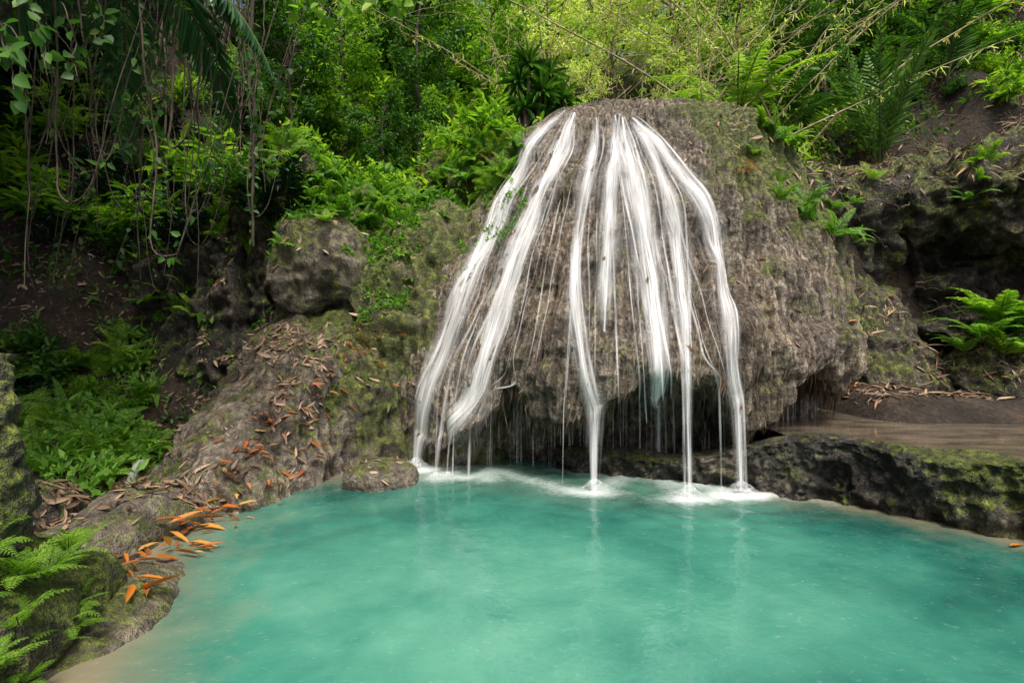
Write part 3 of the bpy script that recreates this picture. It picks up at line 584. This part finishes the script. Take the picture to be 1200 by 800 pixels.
# ---------------------------------------------------------------- trees
def tree_mesh(Ht,rad,CR,nl,L,W,matl,seed,base=.45,nb=13):
    r=np.random.default_rng(seed); gt=Geo();gc=Geo(); q=np.linspace(0,1,12)
    P=st(np.cumsum(r.normal(0,.09,12)),np.cumsum(r.normal(0,.09,12)),q*Ht); P[0]=(0,0,-.4); gt.add(*tube(P,rad*(1-.75*q),9))
    ends=[]
    for i in range(nb):
        t=base+(1-base)*(i+r.random())/nb; p0=np.array([np.interp(t,q,P[:,k]) for k in range(3)]); az=i*2.4+r.normal(0,.3); el=r.uniform(-.1,.8); l=CR*r.uniform(.5,1.05)
        d=np.array([math.cos(az)*math.cos(el),math.sin(az)*math.cos(el),math.sin(el)]); qq=np.linspace(0,1,7)
        B_=p0+qq[:,None]*d*l+UP*(qq[:,None]**2)*.15*l+np.cumsum(r.normal(0,.04,(7,3)),0); gt.add(*tube(B_,rad*.35*(1-.8*qq),5))
        for k in range(7):
            t2=r.uniform(.3,1); b0=np.array([np.interp(t2,qq,B_[:,j]) for j in range(3)]); d2=nrm(d+r.normal(0,.7,3)); e_=b0+d2*r.uniform(.4,.9); gt.add(*tube(np.array([b0,(b0+e_)/2+r.normal(0,.04,3),e_]),[.018,.012,.005],4)); ends.append((b0+e_)/2); ends.append(e_)
    ends=np.array(ends); k=r.integers(0,len(ends),nl); C=ends[k]+r.normal(0,.2,(nl,3))*np.array([1,1,.7]); D=nrm(r.normal(0,1,(nl,3))*np.array([1,1,.5])-UP*.35)
    gc.add(*leaves(C,D,UP+r.normal(0,.45,(nl,3)),L*r.uniform(.6,1.2,nl),W*r.uniform(.7,1.2,nl),.2,.2))
    a=gt.arr();b=gc.arr(); return mesh_from('trunk',a[0],a[1],[M_bark],a[2]),mesh_from('crown',b[0],b[1],[matl],b[2])
TR=[tree_mesh(8,.14,2.4,5500,.25,.11,M_mid,1,.12,18),tree_mesh(7,.10,1.9,5500,.22,.095,M_bright,2,.08,18),tree_mesh(9,.2,3.2,10000,.24,.11,M_darkleaf,3,.5,16),tree_mesh(7.5,.09,2.1,5000,.20,.07,M_backlit_tint,4,.08,18)]
def tree(x_,y_,v,s,label,g='trees behind the waterfall',zz=None):
    h,n=down(x_,y_,40); e=bpy.data.objects.new('tree',None); COL.objects.link(e); e.location=h; e.rotation_euler=(0,0,rng.uniform(0,6.28)); e.scale=(s,)*3; tag(e,label,'tree',g)
    for nm,me in zip(('trunk','crown'),TR[v]): o=obj(nm,me); o.parent=e
for x_,y_,v,s in [(-11,11.5,2,.9),(-8.5,13,2,.85),(-6,13.5,0,.7),(-4.2,12.6,1,.6),(-2.4,13.5,0,.6),(-.6,15,1,.7),(1.2,17,3,.75),(-3.5,16,0,.9),(3.2,16.5,3,.65),(5,16,3,.7),(6.6,15,3,.6),(9.5,15,0,.7),(12.5,14,2,.8),(-13,15,2,1.),(-8,18,0,1.),(11,19,1,1.),(1,21,3,1.1),(4,22,3,1.1),(-3,20,1,1.1),(7.5,20,3,1.),(15,18,0,1.),(8,13.2,0,.5),(10.8,12.8,0,.5),(-1.4,12.3,1,.4),(-5,11.8,0,.45),(-2.9,11.8,0,.35),(.2,13.6,1,.4),(2.2,14.2,3,.35),(4.6,13.9,3,.35),
                  (-9,24,0,1.5),(-4.5,25,1,1.5),(0,26,3,1.5),(4,27,3,1.5),(8.5,26,3,1.5),(13,25,1,1.5),(18,24,0,1.5),(2,31,3,1.7),(7,31,3,1.7),(-3,31,1,1.7),(-6,20,1,1.2),(8.8,22,3,1.4),(-6.5,23,3,1.6),(10.5,23,1,1.5)]:
    tree(x_,y_,v,s,['tall green forest tree on the slope','slender bright green tree on the slope','dark dense forest tree on the slope','forest tree on the slope with backlight tinted pale yellow-green into its leaves'][v])
for x_,y_,s in [(-7.6,5.2,1.),(-10.2,8.8,1.1),(-9.2,7.0,.95),(-10.5,6,1.),(-5.8,2.6,1.)]: tree(x_,y_,2,s,'dark dense forest tree shading the stream gully','trees over the gully')
def vine(pts,r0,r1,label,name='hanging_vine',cat='vine',group='vines hanging from the canopy',mat=None,leafn=0,lm=None,LL=.1,LW=.06,sides=5):
    P=np.array(pts,float); t=np.linspace(0,1,len(P)); q=np.linspace(0,1,max(12,len(P)*6)); C=np.stack([np.interp(q,t,P[:,k]) for k in range(3)],1)
    for _ in range(6): C[1:-1]=(C[:-2]+C[1:-1]*2+C[2:])/4
    C=C+np.stack([fbm(st(q*7,q*0+P[0,0]*3,q*0+k),3,80) for k in range(3)],1)*.09*np.sin(q*np.pi)[:,None]
    g=Geo(); g.add(*tube(C,np.linspace(r0,r1,len(q)),sides),0)
    if leafn:
        tt=rng.uniform(0,1,leafn); B_=np.stack([np.interp(tt,q,C[:,k]) for k in range(3)],1); D=nrm(rng.normal(0,1,(leafn,3))-UP*.9)
        g.add(*leaves(B_+D*.02,D,rng.normal(0,.5,(leafn,3))+np.array([0,-1,.7]),LL*rng.uniform(.6,1.1,leafn),LW*rng.uniform(.8,1.1,leafn),.2,.15),1)
    o=geo_obj(name,g,[mat or M_vine,lm or M_mid],tuple(P[0])); return tag(o,label,cat,group)
vine([(-3.55,7.0,8.2),(-3.53,7.0,6),(-3.56,7.02,4.2),(-3.54,7.0,3.0)],.03,.02,'slim dark liana hanging beside the mound',mat=M_bark,leafn=60,lm=M_mid)
for i in range(66):
    y_=rng.uniform(4.5,9.0); u_=rng.uniform(-1.0,-.48); x_=u_*y_; zt=1.7+y_*.72; zb=1.7+y_*rng.uniform(.08,.5); sw=rng.normal(0,.4)
    leafy=rng.random()<.28
    pts=[(x_,y_,zt),(x_+sw*.3,y_,zt*.7+zb*.3),(x_+sw+rng.normal(0,.15),y_+.1,zt*.4+zb*.6),(x_+sw*.6,y_,zb)]
    if rng.random()<.35: pts+= [(x_+sw*.6+.25,y_,zb+.1),(x_+sw*.6+.45,y_,zb+.9),(x_+sw*.6+.8,y_,zb+2.)]
    vine(pts,rng.uniform(.004,.013)*(1 if rng.random()<.88 else 2.2),.004,'leafy vine hanging over the dark gully' if leafy else 'thin bare vine hanging over the dark gully',leafn=60 if leafy else 0,lm=M_mid)
for px,y_,ll in [(20,3.4,.9),(50,3.8,.8),(85,4.2,.9),(10,3.0,.7),(120,4.6,.7),(345,4.5,.45),(375,4.8,.5),(400,5.0,.45),(430,5,.4),(460,5.2,.5),(480,5,.4),(505,5.4,.35)]:
    x_=(px-600)/600*y_; zt=1.7+y_*.75
    vine([(x_-.3,y_,zt),(x_-.1,y_,zt-.2),(x_,y_,zt-ll*.6-.1),(x_+.08,y_-.05,zt-ll-.1)],.008,.003,'vine with broad heart-shaped leaves hanging down',leafn=26,lm=M_mid if px<300 else M_bright,LL=.13,LW=.085)
def palm(loc,base,name_label,nf,L,pl,pw,mat,e0,e1,azs=None,hang=.5,pairs=42,tr=.07):
    g=Geo()
    for i in range(nf):
        az=azs[i] if azs else i*2.4+rng.normal(0,.2)
        frond(g,(0,0,0),az,math.radians(rng.uniform(*e0)),math.radians(rng.uniform(*e1)),L*rng.uniform(.85,1.1),pairs,pl,pw,sweep=.6,hang=hang,rad=.022,start=.16,fold=.35,droop=.12)
    e=bpy.data.objects.new('palm',None); COL.objects.link(e); e.location=base; tag(e,name_label,'palm')
    off=np.array(loc)-np.array(base); V,F,mi=g.arr(); o=obj('crown',mesh_from('palm_crown',V,F,[mat,M_stem],mi),off); o.parent=e
    g2=Geo(); q=np.linspace(0,1,14)[:,None]; P=q*off+np.array([off[0],off[1],0])*(q**2-q)*.5; g2.add(*tube(P,np.linspace(tr*1.3,tr,14),9)); V,F,mi=g2.arr(); o=obj('trunk',mesh_from('palm_trunk',V,F,[M_bark],mi)); o.parent=e
palm((-3.5,4.6,5.5),(-7.4,4.2,.8),'dark palm with drooping feathery fronds over the gully',6,2.3,.7,.05,M_dgreen,(-40,-15),(-85,-70),azs=[.05,-.55,2.2,3.2,-2.4,1.4],hang=.55,pairs=56)
h,_=down(5.2,11.8,20); palm((5.2,11.8,h[2]+2.0),tuple(h),'light green palm arching above the waterfall',12,2.4,.6,.04,M_bright,(35,75),(-50,-15),hang=.5)
h,_=down(7.9,11.0,20); palm((7.9,11.0,h[2]+.2),tuple(h),'upright young palm with long stalks on the slope',12,3.2,.6,.06,M_mid,(72,88),(40,75),hang=.2,pairs=30)
h,_=down(10.2,12.0,20); palm((10.2,12.0,h[2]+.3),tuple(h),'green palm leaning from the slope',10,2.4,.55,.04,M_mid,(40,80),(-40,-5),hang=.5)
h,_=down(6.4,12.3,20); palm((6.4,12.3,h[2]+.6),tuple(h),'feathery green palm growing on the slope',11,2.6,.6,.045,M_mid,(40,80),(-50,-10),hang=.5)
for i in range(36):
    x0=rng.uniform(.5,7); y0=rng.uniform(11.5,16); h,_=down(x0,y0,25); lx=rng.normal(0,.5)+(.3 if i%2 else -.35); l=rng.uniform(5,8); q=np.linspace(0,1,6)[:,None]
    P=h+q*np.array([lx*l*.6,-.5,l*.85])+q**2*np.array([lx*l*.5,-1.0,-.12*l])
    vine(P,.034*rng.uniform(.5,1.2),.006,'leaning yellowish bamboo culm above the waterfall','bamboo_culm','bamboo','bamboo culms above the waterfall',M_bamboo,110,M_straw if i%3==0 else M_backlit_tint,.21,.032,6)
for i in range(75):
    a=np.array([rng.uniform(-1,7),rng.uniform(10.5,12.0),rng.uniform(6.8,9.2)]); b=a+np.array([rng.normal(0,1.6),rng.normal(0,.4),rng.normal(0,1.1)])
    vine([a,(a+b)/2+UP*.12,b],.009,.003,'thin dry bamboo branch crossing above the fall','bamboo_branch','bamboo','dry bamboo branches',M_bamboo,8,M_straw,.15,.02,4)
def carpet(n,fx,mat,name,label,L,W,hmax,cond=None,flat=False):
    P=[];Nn=[];k=0
    while len(P)<n and k<n*4:
        k+=1; x_,y_=fx(); h=WB.ray_cast(Vector((x_,y_,16)),Vector((0,0,-1)))
        if h[0] is None: continue
        if cond and not cond(h[0],h[1]): continue
        P.append(h[0][:]);Nn.append(h[1][:])
    P=np.array(P);Nn=np.array(Nn);Nn=np.where(Nn[:,2:3]<0,-Nn,Nn);n=len(P)
    if flat:
        D=rng.normal(0,1,(n,3)); D=nrm(D-Nn*(D*Nn).sum(1,keepdims=True))+Nn*rng.normal(0.08,.12,(n,1)); NN=Nn+rng.normal(0,.25,(n,3)); P=P+Nn*.012
    else: D=nrm(rng.normal(0,1,(n,3))+UP*.5); NN=UP+rng.normal(0,.4,(n,3)); P=P+UP*rng.uniform(0,hmax,(n,1))
    LL=L[0]+(L[1]-L[0])*rng.random(n)**1.8
    g=Geo(); g.add(*leaves(P,D,NN,LL,LL*rng.uniform(.7,1.3,n)*(W[1]/L[1]),.25,rng.uniform(-.05,.2)),0); o=geo_obj(name,g,[mat]); return tag(o,label,'plants' if not flat else 'leaves',kind='stuff')
mask=lambda p,s,t: mnoise.fractal(Vector((p[0]*.9,p[1]*.9,s*3.1)),1.,2.,4)>t
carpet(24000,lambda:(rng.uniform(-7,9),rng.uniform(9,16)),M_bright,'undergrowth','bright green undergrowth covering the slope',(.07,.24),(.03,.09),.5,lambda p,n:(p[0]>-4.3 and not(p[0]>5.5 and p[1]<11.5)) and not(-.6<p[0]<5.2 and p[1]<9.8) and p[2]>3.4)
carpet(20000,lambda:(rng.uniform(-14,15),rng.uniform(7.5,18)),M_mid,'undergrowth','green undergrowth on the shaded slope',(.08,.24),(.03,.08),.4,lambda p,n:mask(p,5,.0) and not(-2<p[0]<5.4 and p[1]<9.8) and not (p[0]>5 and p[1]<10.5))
carpet(5500,lambda:(rng.uniform(-9,-3.8),rng.uniform(5.2,9)),M_fern,'undergrowth','low green plants covering the gully bank',(.05,.18),(.03,.06),.4,lambda p,n:mask(p,9,.05) and p[0]/p[1]<-.68)
carpet(8000,lambda:(rng.uniform(-3.6,.2),rng.uniform(7.2,9.8)),M_fern,'creeping_plants','small creeping plants on the mossy rock',(.03,.12),(.02,.05),.1,lambda p,n:p[2]>1.9 and mask(p,6,-.1))
carpet(3000,lambda:(rng.uniform(-5,-1.3),rng.uniform(4,9)),M_litter,'leaf_litter','dry fallen leaves scattered on the rock mound',(.04,.2),(.012,.05),0,lambda p,n:p[2]>.04 and n[2]>.3 and mask(p,7,.12),True)
carpet(1300,lambda:(rng.uniform(-5,-1.3),rng.uniform(4,9)),M_litter,'leaf_litter','scattered dry leaves on the bank rock',(.03,.18),(.01,.045),0,lambda p,n:p[2]>.04 and n[2]>.2,True)
carpet(11000,lambda:(rng.uniform(5,14),rng.uniform(7.5,14)),M_litter,'leaf_litter','dry bamboo leaves scattered on the slope',(.06,.3),(.015,.045),0,lambda p,n:p[2]>.75 and n[2]>.2 and mask(p,3,-.3),True)
carpet(7000,lambda:(rng.uniform(-13,-4),rng.uniform(3,12)),M_litter,'leaf_litter','brown leaf litter on the shaded slope',(.05,.18),(.015,.05),0,lambda p,n:p[2]>.04 and mask(p,4,-.1),True)
carpet(500,lambda:(rng.uniform(-1.5,5.6),rng.uniform(6,9.5)),M_litter,'leaf_litter','dry leaves caught on the waterfall rock',(.05,.16),(.012,.035),0,lambda p,n:p[2]>1 and n[2]>.3,True)
carpet(350,lambda:(rng.uniform(3.2,5.0),rng.uniform(7.6,9.5)),M_litter,'leaf_litter','dry leaves on the mossy rock shoulder',(.06,.2),(.012,.04),0,lambda p,n:p[2]>3.4 and n[2]>.3,True)
g=Geo(); g.add(*leaves([[0,0,0]],[[1,0,0]],[[0,0,1]],.24,.05,.35,.12)); V,F,mi=g.arr(); LF1=mesh_from('fallen_leaf',V,F,[M_orange],mi)
g=Geo(); g.add(*leaves([[0,0,0]],[[1,0,0]],[[0,0,1]],.14,.04,.35,.1)); V,F,mi=g.arr(); LF2=mesh_from('fallen_leaf',V,F,[M_red],mi)
for mm_ in (M_orange,M_red):
    nt=mm_.node_tree
    for nn_ in nt.nodes:
        if nn_.type=='MATH' and nn_.operation=='MULTIPLY':
            nn_.inputs[1].default_value=1.0 if nn_.inputs[0].links[0].from_node.type=='OBJECT_INFO' else 0.0
def fl(px,py,me,s,lab):
    h,n=sight(px,py)
    if h is None: return
    if h[2]<.01: h=np.array([h[0]*(1.69/(1.7-h[2])),h[1]*(1.69/(1.7-h[2])),.012])
    tag(obj('fallen_leaf',me,h+n*.02+UP*.012,None,(rng.normal(0,.3),rng.normal(0,.25),rng.uniform(-1.2,1.8)),s),lab,'leaf','fallen leaves on the bank')
for k in range(62):
    t=rng.random(); fl(115+t*165+rng.normal(0,18),682-t*95+rng.normal(0,11),LF1,rng.uniform(.4,1.2),'long orange fallen leaf at the pool edge')
for k in range(110):
    t=rng.random(); fl(255+t*185+rng.normal(0,18),570-t*170+rng.normal(0,30),LF2,rng.uniform(.5,1.3),'rust-red fallen leaf on the rock mound')
for k in range(30): fl(rng.uniform(800,1080),rng.uniform(170,460),LF2,rng.uniform(.6,1.3),'rust-red fallen leaf on the grey rock')
tag(obj('fallen_leaf',LF1,(4.1,4.22,.02),None,(0,0,.3),.8),'orange leaf floating on the pool by the ledge','leaf','fallen leaves on the bank')
for k in range(22):
    h,n=sight(rng.uniform(985,1130),rng.uniform(120,480))
    if h is None: continue
    a=rng.uniform(-.9,.5); l=rng.uniform(.3,.9); d_=np.array([math.cos(a),.1,math.sin(a)])*l
    vine([h+UP*.05-d_/2-np.array([0,.1,0]),h+UP*.09-np.array([0,.12,0]),h+UP*.05+d_/2-np.array([0,.1,0])],.012,.006,'dry fallen stick resting on the slope','fallen_stick','stick','fallen sticks on the slope',M_vine,0)
P=np.array([(-2.76,2.72,-.3),(-2.74,2.7,.4),(-2.76,2.7,.9),(-2.82,2.72,1.35),(-2.86,2.75,1.62)]); V,F=tube(np.stack([np.interp(np.linspace(0,4,110),range(5),P[:,k]) for k in range(3)],1),np.linspace(.22,.12,110),72)
V=V+nrm((V-np.array([-2.78,2.71,0]))*np.array([1,1,0]))*(fbm(V*6,4,90)*.12+ridge(V*np.array([14,14,4]),3,92)*.03)[:,None]
o=obj('tree_stump',mesh_from('tree_stump',V-P[0],F,[M_dark],attrs={'moss':np.full(len(V),.6)}),P[0]); tag(o,'mossy broken tree stump at the pool edge','stump')
lz=np.linspace(0,1,20)
R=np.stack([st(-4.02+s*.06+0*lz,5.55-.25*lz,.42-.4*lz**1.4) for s in (-1,0,1)],1)
me=mesh_from('cascade',R.reshape(-1,3),gridF(20,3),[M_w2],attrs={'across':np.repeat(np.array([[-1,0,1]]),20,0)}); uvl=me.uv_layers.new(name='UVMap'); uvv=st(np.repeat(np.array([[-.05,0,.05]]),20,0),np.repeat(lz[:,None]*.5,3,1)).reshape(-1,2); uvl.data.foreach_set('uv',uvv[gridF(20,3).ravel()].astype(np.float32).ravel())
tag(obj('small_cascade',me),'thin trickle of white water falling between bank rocks','waterfall')

# ---------------------------------------------------------------- light + camera
w=bpy.data.worlds.new('World'); scene.world=w; w.use_nodes=True; nt=w.node_tree; bg=nt.nodes['Background']
SA,SE=165,62
sky=nt.nodes.new('ShaderNodeTexSky'); sky.sky_type='NISHITA'; sky.sun_disc=False; sky.sun_elevation=math.radians(SE); sky.sun_rotation=math.radians(SA); sky.air_density=1.0; sky.dust_density=8
nt.links.new(sky.outputs[0],bg.inputs[0]); bg.inputs[1].default_value=.15
L=bpy.data.lights.new('sun','SUN'); L.energy=3.3; L.angle=math.radians(18); L.color=(1,.95,.87); lo=bpy.data.objects.new('sun',L); COL.objects.link(lo)
az=math.radians(SA); el=math.radians(SE); dv=Vector((math.sin(az)*math.cos(el),math.cos(az)*math.cos(el),math.sin(el))); lo.rotation_euler=dv.to_track_quat('Z','Y').to_euler(); lo.location=(0,0,20)
cd=bpy.data.cameras.new('camera'); cd.lens=18; cd.sensor_width=36; cd.clip_end=500; cd.clip_start=.05; cam=bpy.data.objects.new('camera',cd); COL.objects.link(cam); cam.location=CAM; cam.rotation_euler=(math.radians(90),0,0); scene.camera=cam
